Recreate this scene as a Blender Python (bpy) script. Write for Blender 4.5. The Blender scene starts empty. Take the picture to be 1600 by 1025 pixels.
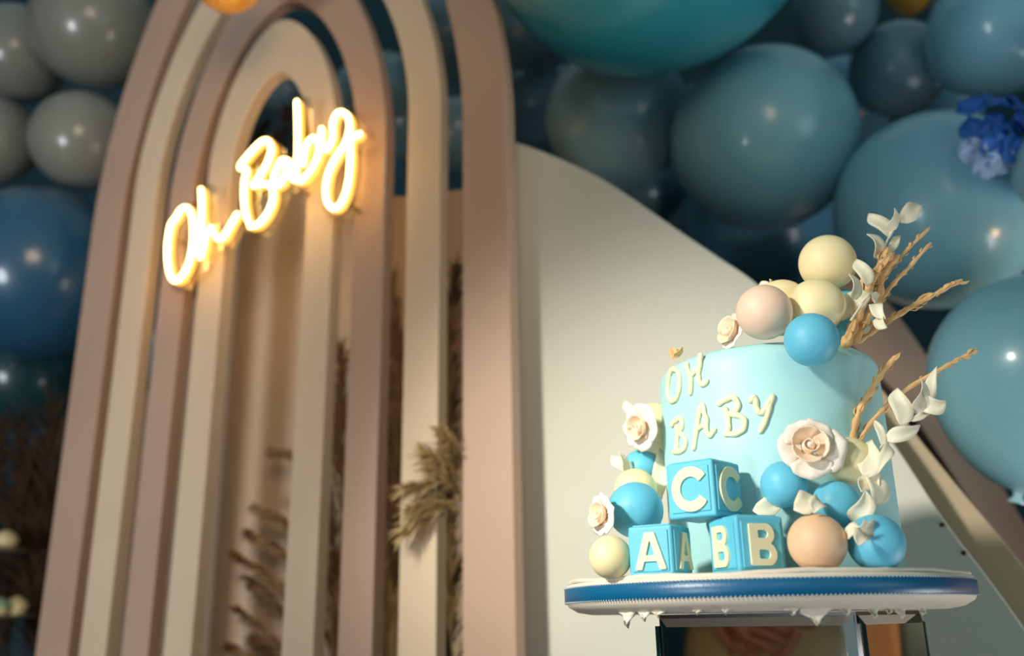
import bpy, bmesh, math, random
from mathutils import Vector, Matrix, Quaternion
from math import sin, cos, pi, radians
random.seed(7)
SC = bpy.context.scene
COL = SC.collection

# ------------------------------------------------------------------ camera
CAM_H = 1.05
F_PX, PITCH, ROLL = 1430.4, .31, .0175
_c, _s = cos(ROLL), sin(ROLL)
FWD = Vector((0, cos(PITCH), sin(PITCH)))
_up = Vector((0, -sin(PITCH), cos(PITCH)))
RGT = Vector((1, 0, 0)) * _c - _up * _s
UPV = Vector((1, 0, 0)) * _s + _up * _c
cam_d = bpy.data.cameras.new('camera')
cam = bpy.data.objects.new('camera', cam_d)
COL.objects.link(cam)
cam_d.sensor_width = 36
cam_d.lens = F_PX / 1600 * 36
cam_d.clip_start = .02
m = Matrix((RGT, UPV, -FWD)).transposed().to_4x4()
m.translation = Vector((0, 0, CAM_H))
cam.matrix_world = m
cam_d.dof.use_dof = True
cam_d.dof.focus_distance = .76
cam_d.dof.aperture_fstop = 3.2
SC.camera = cam
O3 = Vector((0, 0, CAM_H))

# ------------------------------------------------------------------ world, lights, exposure
w = bpy.data.worlds.new('world'); SC.world = w
w.use_nodes = True
bg = w.node_tree.nodes['Background']
bg.inputs[0].default_value = (.42, .60, .64, 1)
bg.inputs[1].default_value = .40
vs = SC.view_settings
vs.view_transform = 'Standard'; vs.look = 'None'; vs.gamma = 1; vs.exposure = 0
vs.use_curve_mapping = False


def light(name, kind, loc, target, energy, color, **kw):
    d = bpy.data.lights.new(name, kind)
    d.energy = energy; d.color = color
    for k, v in kw.items():
        setattr(d, k, v)
    o = bpy.data.objects.new(name, d); COL.objects.link(o)
    o.location = loc
    o.rotation_euler = (Vector(target) - Vector(loc)).to_track_quat('-Z', 'Y').to_euler()
    return o


light('key_spot', 'SPOT', (-1.15, -.22, 1.9), (-.05, .90, 1.22), 205, (1, .94, .82),
      spot_size=radians(33), spot_blend=1.0, shadow_soft_size=.09)
light('right_fill', 'AREA', (2.2, -1.0, 1.2), (.4, 1.0, 1.3), 5, (.80, 1, .95), shape='DISK', size=1.2)  # soft fill added to lift the shaded right side of cake and balls
light('window_left', 'AREA', (-1.9, -.9, .55), (.3, 1.4, 1.7), 38, (.92, .95, 1), shape='RECTANGLE', size=.6, size_y=.8)
light('warm_front_fill', 'SPOT', (-.05, -.9, 1.85), (-.5, 1.5, 1.70), 70, (1, .72, .47), spot_size=radians(54), spot_blend=1.0, shadow_soft_size=.4)  # warm fill added near the camera to brighten arches and beige panel
light('balloon_fill', 'AREA', (1.35, .76, .45), (.75, 1.55, 2.0), 9, (.92, .97, 1), shape='DISK', size=.6)  # added fill, out of view, brightens the balloons from below
light('warm_side_fill', 'SPOT', (1.75, .45, .55), (1.05, 1.35, 1.1), 26, (1, .62, .30), spot_size=radians(60), spot_blend=1.0, shadow_soft_size=.1)  # added warm light out of view, tints the far-right boards and cloth


# ------------------------------------------------------------------ helpers
def at(px, py, Y):
    """a world point at depth Y along the line of sight of a photograph pixel (used to measure positions)"""
    v = FWD * F_PX + RGT * (px - 800) + UPV * (512.5 - py)
    return v * (Y / v.y) + O3


def px2m(r, P):
    d = (Vector(P) - O3).dot(FWD)
    return r * d / F_PX


def lin(c):
    return tuple(((x / 255) / 12.92 if x / 255 <= .04045 else ((x / 255 + .055) / 1.055) ** 2.4) for x in c)


MATS = {}


def mat(name, rgb, rough=.5, bump=0, bscale=200, var=0, vscale=8, coat=0, sub=0, spec=.5, metal=0, alpha=None, trans=0):
    if name in MATS:
        return MATS[name]
    M = bpy.data.materials.new(name); M.use_nodes = True
    nt = M.node_tree; b = nt.nodes['Principled BSDF']
    c = lin(rgb)
    b.inputs['Base Color'].default_value = (*c, 1)
    b.inputs['Roughness'].default_value = rough
    b.inputs['Metallic'].default_value = metal
    b.inputs['Specular IOR Level'].default_value = spec
    b.inputs['Coat Weight'].default_value = coat
    b.inputs['Coat Roughness'].default_value = .08
    if trans:
        b.inputs['Transmission Weight'].default_value = trans
    if sub:
        b.inputs['Subsurface Weight'].default_value = sub
        b.inputs['Subsurface Radius'].default_value = (.006, .005, .004)
        b.inputs['Subsurface Scale'].default_value = 1
    tc = nt.nodes.new('ShaderNodeTexCoord')
    if var:
        n = nt.nodes.new('ShaderNodeTexNoise'); n.inputs['Scale'].default_value = vscale
        n.inputs['Detail'].default_value = 4
        r = nt.nodes.new('ShaderNodeMapRange')
        r.inputs['From Min'].default_value = .3; r.inputs['From Max'].default_value = .7
        r.inputs['To Min'].default_value = 1 - var; r.inputs['To Max'].default_value = 1 + var * .5
        mx = nt.nodes.new('ShaderNodeMix'); mx.data_type = 'RGBA'; mx.blend_type = 'MULTIPLY'
        mx.inputs[0].default_value = 1
        mx.inputs[6].default_value = (*c, 1)
        nt.links.new(tc.outputs['Object'], n.inputs['Vector'])
        nt.links.new(n.outputs['Fac'], r.inputs['Value'])
        nt.links.new(r.outputs['Result'], mx.inputs[7])
        nt.links.new(mx.outputs[2], b.inputs['Base Color'])
    if bump:
        n2 = nt.nodes.new('ShaderNodeTexNoise'); n2.inputs['Scale'].default_value = bscale
        n2.inputs['Detail'].default_value = 3
        bp = nt.nodes.new('ShaderNodeBump'); bp.inputs['Strength'].default_value = bump
        bp.inputs['Distance'].default_value = .002
        nt.links.new(tc.outputs['Object'], n2.inputs['Vector'])
        nt.links.new(n2.outputs['Fac'], bp.inputs['Height'])
        nt.links.new(bp.outputs['Normal'], b.inputs['Normal'])
    MATS[name] = M
    return M


def emit(name, rgb, strength):
    M = bpy.data.materials.new(name); M.use_nodes = True
    nt = M.node_tree; nt.nodes.clear()
    e = nt.nodes.new('ShaderNodeEmission'); o = nt.nodes.new('ShaderNodeOutputMaterial')
    e.inputs[0].default_value = (*rgb, 1); e.inputs[1].default_value = strength
    nt.links.new(e.outputs[0], o.inputs[0])
    return M


def latex(name, rgb):
    """balloon skin: glossy, a little light comes through"""
    if name in MATS:
        return MATS[name]
    M = mat(name, rgb, rough=.34, coat=.6, spec=.4, var=.06, vscale=1.6, sub=.35)
    nt = M.node_tree; b = nt.nodes['Principled BSDF']
    b.inputs['Coat Roughness'].default_value = .13
    b.inputs['Subsurface Radius'].default_value = (.05, .06, .06)
    return M


WORLD = {}


def link(o, parent=None):
    COL.objects.link(o)
    if parent is not None:
        o.parent = parent
        WORLD[o.name] = WORLD.get(parent.name, Vector())
    return o


def obj(name, vf, material, parent=None, smooth=True, origin=None, bevel=0, solid=0, sub=0):
    """one mesh object from world-space verts and faces"""
    V, Fc = vf
    off = WORLD.get(parent.name, Vector()) if parent is not None else Vector(origin or (0, 0, 0))
    me = bpy.data.meshes.new(name)
    me.from_pydata([tuple(Vector(v) - off) for v in V], [], Fc)
    me.materials.append(material)
    me.validate()
    bm = bmesh.new(); bm.from_mesh(me)
    bmesh.ops.recalc_face_normals(bm, faces=bm.faces); bm.to_mesh(me); bm.free()
    if smooth:
        me.polygons.foreach_set('use_smooth', [True] * len(me.polygons))
    o = bpy.data.objects.new(name, me)
    link(o, parent)
    if parent is None:
        o.location = off
        WORLD[o.name] = off
    if solid:
        s = o.modifiers.new('thick', 'SOLIDIFY'); s.thickness = solid; s.offset = 0
    if bevel:
        b = o.modifiers.new('bevel', 'BEVEL'); b.width = bevel; b.segments = 2; b.limit_method = 'ANGLE'
        b.angle_limit = radians(40); b.harden_normals = True
    if sub:
        s = o.modifiers.new('sub', 'SUBSURF'); s.levels = sub; s.render_levels = sub
    return o


def tag(o, label=None, cat=None, group=None, kind=None):
    if label: o['label'] = label
    if cat: o['category'] = cat
    if group: o['group'] = group
    if kind: o['kind'] = kind
    return o


def empty(name, loc, label, cat, group=None):
    o = bpy.data.objects.new(name, None); COL.objects.link(o)
    o.location = loc; o.empty_display_size = .02
    WORLD[o.name] = Vector(loc)
    return tag(o, label, cat, group)


def join(*parts):
    V, Fc = [], []
    for v, f in parts:
        n = len(V); V += list(v); Fc += [tuple(i + n for i in q) for q in f]
    return V, Fc


def frame(n, up=(0, 0, 1)):
    n = Vector(n).normalized(); up = Vector(up)
    if abs(n.dot(up)) > .98: up = Vector((1, 0, 0))
    x = up.cross(n).normalized(); y = n.cross(x)
    return x, y, n


def ball(c, r, segs=32, rings=18, squash=(1, 1, 1)):
    c = Vector(c); V = [c + Vector((0, 0, r * squash[2]))]; Fc = []
    for i in range(1, rings):
        a = pi * i / rings
        for j in range(segs):
            b = 2 * pi * j / segs
            V.append(c + Vector((r * squash[0] * sin(a) * cos(b), r * squash[1] * sin(a) * sin(b), r * squash[2] * cos(a))))
    V.append(c - Vector((0, 0, r * squash[2])))
    idx = lambda i, j: 1 + (i - 1) * segs + j % segs
    for j in range(segs):
        Fc.append((0, idx(1, j), idx(1, j + 1)))
        Fc.append((len(V) - 1, idx(rings - 1, j + 1), idx(rings - 1, j)))
        for i in range(1, rings - 1):
            Fc.append((idx(i, j), idx(i + 1, j), idx(i + 1, j + 1), idx(i, j + 1)))
    return V, Fc


def lathe(prof, c, segs=64, axis=None):
    """prof: (r, z) list, closed at ends where r is 0"""
    c = Vector(c); V = []; Fc = []; rows = []
    X, Y, Z = (Vector((1, 0, 0)), Vector((0, 1, 0)), Vector((0, 0, 1))) if axis is None else frame(axis)
    for r, z in prof:
        if r < 1e-7:
            rows.append([len(V)]); V.append(c + Z * z)
        else:
            rows.append(list(range(len(V), len(V) + segs)))
            for j in range(segs):
                a = 2 * pi * j / segs
                V.append(c + X * (r * cos(a)) + Y * (r * sin(a)) + Z * z)
    for A, B in zip(rows, rows[1:]):
        for j in range(segs):
            k = (j + 1) % segs
            if len(A) == 1 and len(B) == 1: break
            if len(A) == 1: Fc.append((A[0], B[j], B[k]))
            elif len(B) == 1: Fc.append((A[j], B[0], A[k]))
            else: Fc.append((A[j], B[j], B[k], A[k]))
    return V, Fc


def spline(P, n=6, closed=False):
    P = [Vector(p) for p in P]; N = len(P); out = []
    rng = range(N) if closed else range(N - 1)
    for i in rng:
        p0 = P[(i - 1) % N] if closed or i > 0 else P[0] * 2 - P[1]
        p1 = P[i]; p2 = P[(i + 1) % N]
        p3 = P[(i + 2) % N] if closed or i + 2 < N else P[-1] * 2 - P[-2]
        for k in range(n):
            t = k / n
            out.append(.5 * ((2 * p1) + (p2 - p0) * t + (2 * p0 - 5 * p1 + 4 * p2 - p3) * t * t + (3 * p1 - p0 - 3 * p2 + p3) * t ** 3))
    if not closed: out.append(P[-1])
    return out


def tube(P, r, segs=8, closed=False, caps=True, nrm=None, flat=1):
    """round tube along points; r number or list; flat scales it along nrm"""
    P = [Vector(p) for p in P]; N = len(P)
    R = [r] * N if not isinstance(r, (list, tuple)) else r
    V = []; Fc = []; prev = None; rows = []
    for i in range(N):
        a = P[(i - 1) % N] if closed or i else P[0]
        b = P[(i + 1) % N] if closed or i < N - 1 else P[-1]
        t = (b - a)
        t = t.normalized() if t.length > 1e-9 else Vector((0, 0, 1))
        if nrm is not None:
            y = Vector(nrm) - t * t.dot(Vector(nrm)); y = y.normalized() if y.length > 1e-6 else frame(t)[1]
            x = y.cross(t)
        else:
            if prev is None: x, y, _ = frame(t)
            else:
                x = prev - t * t.dot(prev); x = x.normalized() if x.length > 1e-6 else frame(t)[0]
                y = t.cross(x)
        prev = x
        rows.append(list(range(len(V), len(V) + segs)))
        for j in range(segs):
            an = 2 * pi * j / segs
            V.append(P[i] + x * (R[i] * cos(an)) + y * (R[i] * flat * sin(an)))
    for i in range(N if closed else N - 1):
        A = rows[i]; B = rows[(i + 1) % N]
        for j in range(segs):
            k = (j + 1) % segs
            Fc.append((A[j], A[k], B[k], B[j]))
    if not closed and caps:
        for row, p, q, rr in ((rows[0], P[0], P[1], R[0]), (rows[-1], P[-1], P[-2], R[-1])):
            d = (p - q).normalized()
            ring = []
            for j in row:
                V.append(p + (V[j] - p) * .7 + d * rr * .7 * (1 if flat == 1 else .8)); ring.append(len(V) - 1)
            tip = len(V); V.append(p + d * rr)
            for j in range(segs):
                k = (j + 1) % segs
                Fc.append((row[j], row[k], ring[k], ring[j])); Fc.append((ring[j], ring[k], tip))
    return V, Fc


def prism(outline, holes_outline, thick, place):
    """closed ring between two equal-length outlines (or filled polygon when holes_outline is None); place(u,v,w)->world"""
    V = []; Fc = []
    n = len(outline)
    if holes_outline is None:
        V = [place(u, v, 0) for u, v in outline] + [place(u, v, thick) for u, v in outline]
        Fc.append(tuple(range(n))); Fc.append(tuple(range(2 * n - 1, n - 1, -1)))
        for i in range(n):
            k = (i + 1) % n
            Fc.append((i, k, n + k, n + i))
        return V, Fc
    for w_ in (0, thick):
        V += [place(u, v, w_) for u, v in outline] + [place(u, v, w_) for u, v in holes_outline]
    o, i_, O, I = 0, n, 2 * n, 3 * n
    for a in range(n - 1):
        b = a + 1
        Fc += [(o + a, o + b, i_ + b, i_ + a), (O + a, I + a, I + b, O + b),
               (o + a, O + a, O + b, o + b), (i_ + a, i_ + b, I + b, I + a)]
    for a in (0, n - 1):
        Fc.append((o + a, i_ + a, I + a, O + a))
    return V, Fc


def sdf_plate(fn, x0, x1, y0, y1, step, thick, place):
    """plate whose outline is fn(x,y)<0, by marching squares; place(x,y,w)->world"""
    nx = int((x1 - x0) / step) + 1; ny = int((y1 - y0) / step) + 1
    val = [[fn(x0 + i * step, y0 + j * step) for j in range(ny + 1)] for i in range(nx + 1)]
    bm = bmesh.new(); key = {}

    def gv(k, x, y):
        if k not in key: key[k] = bm.verts.new((x, y, thick))
        return key[k]
    for i in range(nx):
        for j in range(ny):
            cs = [(i, j), (i + 1, j), (i + 1, j + 1), (i, j + 1)]
            d = [val[a][b] for a, b in cs]
            if min(d) >= 0: continue
            poly = []
            for q in range(4):
                a, b = cs[q], cs[(q + 1) % 4]; da, db = d[q], d[(q + 1) % 4]
                if da < 0: poly.append(gv(a, x0 + a[0] * step, y0 + a[1] * step))
                if (da < 0) != (db < 0):
                    t = da / (da - db); k = (min(a, b), max(a, b))
                    poly.append(gv(k, x0 + (a[0] + (b[0] - a[0]) * t) * step, y0 + (a[1] + (b[1] - a[1]) * t) * step))
            if len(poly) >= 3:
                try: bm.faces.new(poly)
                except ValueError: pass
    bmesh.ops.remove_doubles(bm, verts=bm.verts, dist=step * .05)
    bmesh.ops.dissolve_limit(bm, angle_limit=.02, verts=bm.verts, edges=bm.edges)
    top = list(bm.faces)
    bmesh.ops.recalc_face_normals(bm, faces=bm.faces)
    r = bmesh.ops.extrude_face_region(bm, geom=top)
    for v in [g for g in r['geom'] if isinstance(g, bmesh.types.BMVert)]: v.co.z = 0
    bm.verts.index_update()
    V = [place(v.co.x, v.co.y, v.co.z) for v in bm.verts]
    Fc = [tuple(v.index for v in f.verts) for f in bm.faces]
    bm.free()
    return V, Fc


def box(c, ax, size):
    """oriented box: ax = (x,y,z) unit vectors"""
    c = Vector(c); V = []
    for sx in (-.5, .5):
        for sy in (-.5, .5):
            for sz in (-.5, .5):
                V.append(c + ax[0] * (sx * size[0]) + ax[1] * (sy * size[1]) + ax[2] * (sz * size[2]))
    return V, [(0, 1, 3, 2), (4, 6, 7, 5), (0, 4, 5, 1), (2, 3, 7, 6), (0, 2, 6, 4), (1, 5, 7, 3)]


AX = (Vector((1, 0, 0)), Vector((0, 1, 0)), Vector((0, 0, 1)))

# ------------------------------------------------------------------ materials
cream_paint = mat('cream_paint', (220, 198, 170), .55, bump=.06, bscale=90, var=.05, vscale=5)
mauve_paint = mat('mauve_paint', (188, 158, 138), .55, bump=.06, bscale=90, var=.05, vscale=5)
panel_paint = mat('panel_paint', (208, 208, 195), .6, bump=.08, bscale=70, var=.05, vscale=3)
beige_board = mat('beige_board', (208, 186, 158), .65, bump=.08, bscale=60, var=.06, vscale=3)
wall_mat = mat('wall_dark', (34, 72, 84), .8, bump=.1, bscale=40, var=.15, vscale=2)
floor_mat = mat('floor_dark', (58, 46, 38), .6, bump=.1, bscale=60, var=.2, vscale=4)
f_blue = mat('fondant_blue', (104, 196, 224), .48, bump=.05, bscale=350, sub=.08, var=.05, vscale=30)
f_cream = mat('fondant_cream', (246, 230, 178), .5, bump=.05, bscale=350, sub=.08, var=.04, vscale=30)
f_peach = mat('fondant_peach', (238, 206, 180), .5, bump=.05, bscale=350, sub=.08, var=.04, vscale=30)
f_tan = mat('fondant_tan', (240, 198, 156), .5, bump=.05, bscale=350, sub=.08, var=.04, vscale=30)
f_mint = mat('fondant_mint', (172, 222, 224), .5, bump=.04, bscale=300, sub=.08, var=.03, vscale=12)
f_letter = mat('fondant_letter', (236, 230, 190), .5, bump=.05, bscale=400, sub=.08)
f_white = mat('fondant_white', (240, 234, 216), .55, bump=.05, bscale=300, sub=.1)
f_rose = mat('fondant_rose', (250, 236, 220), .55, bump=.05, bscale=300, sub=.12)
f_rose_in = mat('fondant_rose_inner', (250, 222, 192), .55, bump=.05, bscale=300, sub=.12)
f_board = mat('board_fondant', (226, 216, 198), .6, bump=.1, bscale=160, var=.06, vscale=25)
f_ribbon = mat('satin_ribbon', (10, 92, 134), .35, bump=.08, bscale=600, spec=.6)
f_trim = mat('ribbon_trim', (150, 170, 180), .55)
dry_wheat = mat('dry_wheat', (236, 190, 130), .7, bump=.25, bscale=500, var=.2, vscale=120)
leaf_white = mat('dry_leaf', (240, 232, 204), .6, bump=.12, bscale=250, var=.08, vscale=60)
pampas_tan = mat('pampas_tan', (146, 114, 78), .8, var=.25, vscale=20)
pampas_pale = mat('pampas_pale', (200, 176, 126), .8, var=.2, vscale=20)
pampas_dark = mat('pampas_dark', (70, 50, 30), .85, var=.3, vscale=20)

# ------------------------------------------------------------------ room
tag(obj('floor', ([(-3.2, -3, 0), (3.2, -3, 0), (3.2, 3.0, 0), (-3.2, 3.0, 0)], [(0, 1, 2, 3)]), floor_mat, smooth=False), kind='structure')
tag(obj('wall_back', box((0, 3.05, 2.6), AX, (6.4, .1, 5.2)), wall_mat, smooth=False), kind='structure')
tag(obj('wall_left', box((-3.25, 1.0, 2.6), AX, (.1, 4.2, 5.2)), wall_mat, smooth=False), kind='structure')
tag(obj('wall_right', box((3.25, 1.0, 2.6), AX, (.1, 4.2, 5.2)), wall_mat, smooth=False), kind='structure')

# ------------------------------------------------------------------ arches (one plane, nested)
S = .62
TH = .4555
AO = Vector((-.6883 * S, 2.3842 * S, 0))
AN = Vector((sin(TH), cos(TH), 0))        # away from the viewer
AU = Vector((cos(TH), -sin(TH), 0))
ZF = -CAM_H / S


def apl(u, z, d=0):
    """arch plane: u along, z up (arch units), d behind the front face"""
    return AO + AU * (u * S) + AN * (d * S) + Vector((0, 0, CAM_H + z * S))


def atp(px, py, d=0):
    v = FWD * F_PX + RGT * (px - 800) + UPV * (512.5 - py)
    o = AO + AN * (d * S)
    return O3 + v * (o.dot(AN) / (v.x * AN.x + v.y * AN.y))


def arch_curve(R, h, asp, uc, n=48, ex=1.75):
    pts = [(uc + R, ZF)]
    for k in range(n + 1):
        a = pi * k / n
        c, s_ = cos(a), sin(a)
        pts.append((uc + math.copysign(abs(c) ** (2 / ex), c) * R, h + asp * R * abs(s_) ** (2 / ex)))
    pts.append((uc - R, ZF))
    return pts


for nm, R, wd, h, asp, uc, mt, lab in (
        ('A', .75, .1307, 1.2414, 1.893, .0131, mauve_paint, 'outermost and largest mauve arch, its right leg the widest band'),
        ('B', .5638, .1011, 1.3168, 1.6194, .0018, cream_paint, 'large cream arch nested just inside the outermost mauve arch'),
        ('C', .3991, .097, 1.2523, 1.9209, -.0036, mauve_paint, 'smaller mauve arch between the two cream arches'),
        ('D', .2396, .0948, 1.2972, 1.9923, -.0113, cream_paint, 'innermost smallest cream arch behind the lit sign')):
    ring = prism(arch_curve(R, h, asp, uc), arch_curve(R - wd, h, asp, uc), .046, apl)
    o = obj('backdrop_arch', ring, mt, smooth=False, origin=apl(uc, ZF), bevel=.0025)
    tag(o, lab, 'arch', 'nested backdrop arches')

# solid panels behind the arches
P1 = [(-.78, ZF), (-.78, .55)] + [(p.x, p.y) for p in spline([(-.775, .652, 0), (-.72, .82, 0), (-.626, .95, 0), (-.50, 1.17, 0), (-.359, 1.335, 0), (-.2, 1.39, 0), (0, 1.34, 0), (.222, 1.25, 0), (.439, 1.22, 0), (.60, 1.20, 0)], 5)] + [(.62, ZF)]
tag(obj('backdrop_panel', prism(P1, None, .03, lambda u, z, d: apl(u, z, .30 + d)), beige_board, smooth=False, origin=apl(0, ZF, .30)),
    'solid beige panel with curved shoulder standing behind the nested arches', 'panel')
P2 = [(.66, ZF), (.66, 1.22)] + [(p.x, p.y) for p in spline([(.70, 1.225, 0), (.746, 1.205, 0), (.863, 1.128, 0), (.981, 1.036, 0), (1.149, .871, 0), (1.233, .789, 0), (1.326, .694, 0), (1.453, .507, 0), (1.548, .328, 0), (1.618, .172, 0), (1.69, .036, 0), (1.757, -.111, 0), (1.81, -.30, 0), (1.83, -.55, 0)], 5)] + [(1.83, ZF)]
panel2 = tag(obj('backdrop_panel', prism(P2, None, .03, lambda u, z, d: apl(u, z, .12 + d)), panel_paint, smooth=False, origin=apl(1.1, ZF, .12), bevel=.002),
    'large smooth off-white panel with long curved edge right behind the cake', 'panel')

# arch at the far right, its inner side showing, closed by an olive panel
ctr = spline([(1285, 452, 0), (1340, 500, 0), (1400, 570, 0), (1452, 640, 0), (1530, 765, 0), (1600, 872, 0), (1680, 1010, 0), (1760, 1180, 0)], 6)
lo = []; up = []
for i, p in enumerate(ctr):
    t = (ctr[min(i + 1, len(ctr) - 1)] - ctr[max(i - 1, 0)]).normalized()
    nn = Vector((t.y, -t.x, 0))       # towards upper right
    wpx = 62 - 34 * min(1, i / (len(ctr) * .7))
    a = p - nn * (wpx * .62); b = p + nn * wpx
    lo.append(at(a.x, a.y, 1.60)); up.append(at(b.x, b.y, 1.60))
V = lo + up + [v + Vector((0, .15, 0)) for v in lo] + [v + Vector((0, .15, 0)) for v in up]
n = len(ctr); Fc = []
for a in range(n - 1):
    b = a + 1
    Fc += [(a, b, n + b, n + a), (2 * n + a, 3 * n + a, 3 * n + b, 2 * n + b), (a, 2 * n + a, 2 * n + b, b), (n + a, n + b, 3 * n + b, 3 * n + a)]
Fc += [(0, n, 3 * n, 2 * n), (n - 1, 3 * n - 1 + 0, 4 * n - 1, 2 * n - 1)]
Fc[-1] = (n - 1, 2 * n - 1, 4 * n - 1, 3 * n - 1)
tag(obj('backdrop_arch', (V, Fc), mauve_paint, smooth=False, origin=lo[-1], bevel=.002),
    'thick shadowed brown arch at right edge, beyond the off-white panel', 'arch')
tan_strip = mat('tan_board', (184, 164, 134), .6, bump=.08, bscale=60, var=.06, vscale=4)
oc = spline([(1290, 505, 0), (1340, 562, 0), (1395, 630, 0), (1440, 690, 0), (1505, 770, 0), (1547, 820, 0), (1600, 886, 0), (1690, 1005, 0), (1800, 1170, 0), (1900, 1340, 0)], 4)
ow = [atp(p.x, p.y, .24) for p in oc]
V = []
for p in ow:
    for d in (0, .05):
        V += [p + AN * (d * S), p + AN * (d * S) - AU * .11 - Vector((0, 0, .10))]
Fc = []
for a in range(len(ow) - 1):
    i, j = 4 * a, 4 * a + 4
    Fc += [(i, j, j + 1, i + 1), (i + 2, i + 3, j + 3, j + 2), (i, i + 2, j + 2, j), (i + 1, j + 1, j + 3, i + 3)]
Fc += [(0, 1, 3, 2), (4 * len(ow) - 4, 4 * len(ow) - 2, 4 * len(ow) - 1, 4 * len(ow) - 3)]
tag(obj('backdrop_arch', (V, Fc), tan_strip, smooth=False, origin=ow[-1], bevel=.002),
    'tan curved strip running just outside the edge of the off-white panel', 'arch')
dark_metal = mat('dark_metal', (60, 52, 44), .4, metal=.8)
for x, y in ((1472, 820), (1506, 864)):
    obj('screw', lathe([(0, .002), (.002, .0015), (.003, 0), (0, 0)], atp(x, y, .1198), 10, axis=-AN), dark_metal, panel2)

# ------------------------------------------------------------------ balloons
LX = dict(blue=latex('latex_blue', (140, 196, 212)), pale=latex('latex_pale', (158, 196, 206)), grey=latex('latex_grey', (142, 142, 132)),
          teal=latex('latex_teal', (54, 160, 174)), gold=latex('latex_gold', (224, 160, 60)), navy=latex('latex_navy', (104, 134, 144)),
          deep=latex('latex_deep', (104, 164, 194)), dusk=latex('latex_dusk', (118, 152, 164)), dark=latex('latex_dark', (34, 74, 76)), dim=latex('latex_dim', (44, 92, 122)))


def balloon(px, py, r, Y, colr, label, axis=None, group='balloons'):
    P = at(px, py, Y); d = (P - O3).dot(FWD)
    R = r * d / F_PX * cos(math.atan(math.hypot(px - 800, py - 512) / F_PX)) ** .5
    if axis is None:
        axis = Vector((random.uniform(-.5, .5), 1, random.uniform(-.3, .6)))
    axis = Vector(axis).normalized()
    prof = [(0, -1.0)]
    for k in range(1, 26):
        a = pi * k / 26
        z = -cos(a); rr = sin(a)
        if z > .1:
            q = (z - .1) / .9
            rr *= (1 - .13 * q * q); z = z + .11 * q * q
        prof.append((rr, z))
    prof += [(.035, 1.11)]
    prof = [(a * R, b * R) for a, b in prof]
    o = obj('balloon', lathe(prof, P, 48, axis), LX[colr], origin=P)
    tag(o, label, 'balloon', group)
    kn = [(.030 * R, 1.10 * R), (.055 * R, 1.12 * R), (.035 * R, 1.145 * R), (.06 * R, 1.18 * R), (.085 * R, 1.215 * R), (.07 * R, 1.215 * R), (0, 1.16 * R)]
    obj('knot', lathe(kn, P, 16, axis), LX[colr], o)
    return o


balloon(1010, -163, 290, 1.20, 'teal', 'huge teal balloon cut off by the top edge of the frame')
balloon(965, 185, 115, 1.62, 'pale', 'grey-blue balloon directly under the huge teal balloon')
balloon(1193, 217, 148, 1.477, 'blue', 'large grey-blue balloon in middle of right cluster above the cake')
balloon(1303, 15, 71, 1.597, 'dusk', 'small dusky balloon at top edge just right of the huge teal one')
balloon(1404, 108, 79, 1.674, 'dusk', 'small dim blue-grey balloon below the right-hand gold balloon')
balloon(1560, 45, 114, 1.479, 'blue', 'blue balloon in top right corner above the blue hydrangea')
balloon(1420, -12, 38, 1.75, 'gold', 'gold balloon peeking in at top edge among right-hand blue balloons')
balloon(1463, 330, 163, 1.373, 'blue', 'big sky blue balloon right behind the leaf sprig on cake top')
balloon(1625, 590, 176, 1.18, 'blue', 'big light blue balloon at right edge beside the cake, lowest of all', axis=(-.25, .25, -1))
balloon(1668, 262, 86, 1.15, 'pale', 'pale blue balloon sliver at right edge beside the hydrangea')
balloon(1190, 340, 125, 1.85, 'deep', 'deep blue balloon half hidden by the off-white panel shoulder')
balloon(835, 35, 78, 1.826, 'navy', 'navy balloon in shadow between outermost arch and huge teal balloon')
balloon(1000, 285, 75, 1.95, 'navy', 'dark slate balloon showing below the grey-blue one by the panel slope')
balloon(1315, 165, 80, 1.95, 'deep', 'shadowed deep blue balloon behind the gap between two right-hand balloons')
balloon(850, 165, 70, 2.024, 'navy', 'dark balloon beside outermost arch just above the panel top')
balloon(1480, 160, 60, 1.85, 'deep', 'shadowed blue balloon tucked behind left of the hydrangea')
balloon(28, 85, 84, 2.033, 'grey', 'grey balloon at upper left edge of the frame')
balloon(148, 42, 102, 1.917, 'grey', 'large grey balloon at top left touching the outermost arch')
balloon(128, 220, 81, 1.90, 'grey', 'grey balloon left of outermost arch, below the large grey one')
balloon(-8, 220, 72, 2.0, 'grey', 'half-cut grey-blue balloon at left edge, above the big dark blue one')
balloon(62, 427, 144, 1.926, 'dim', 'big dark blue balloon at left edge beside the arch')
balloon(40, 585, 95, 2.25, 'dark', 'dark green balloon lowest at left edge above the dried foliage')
balloon(356, -42, 64, 1.30, 'gold', 'gold balloon overlapping the arches at top left of frame')
balloon(600, 170, 90, 2.048, 'dusk', 'dusky balloon seen through the gap right of the smaller mauve arch')
balloon(330, 70, 75, 2.05, 'dusk', 'dusky balloon seen through the upper left gap between the arches')
balloon(700, 60, 70, 1.902, 'navy', 'navy balloon seen through upper gap beside the outermost arch right leg')
balloon(720, 210, 60, 1.75, 'dusk', 'dusky balloon low in the gap beside outermost arch right leg')
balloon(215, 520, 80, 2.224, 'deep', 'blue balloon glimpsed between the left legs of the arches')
balloon(435, 130, 55, 2.0, 'dusk', 'dusky balloon inside the top of the innermost cream arch')

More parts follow.
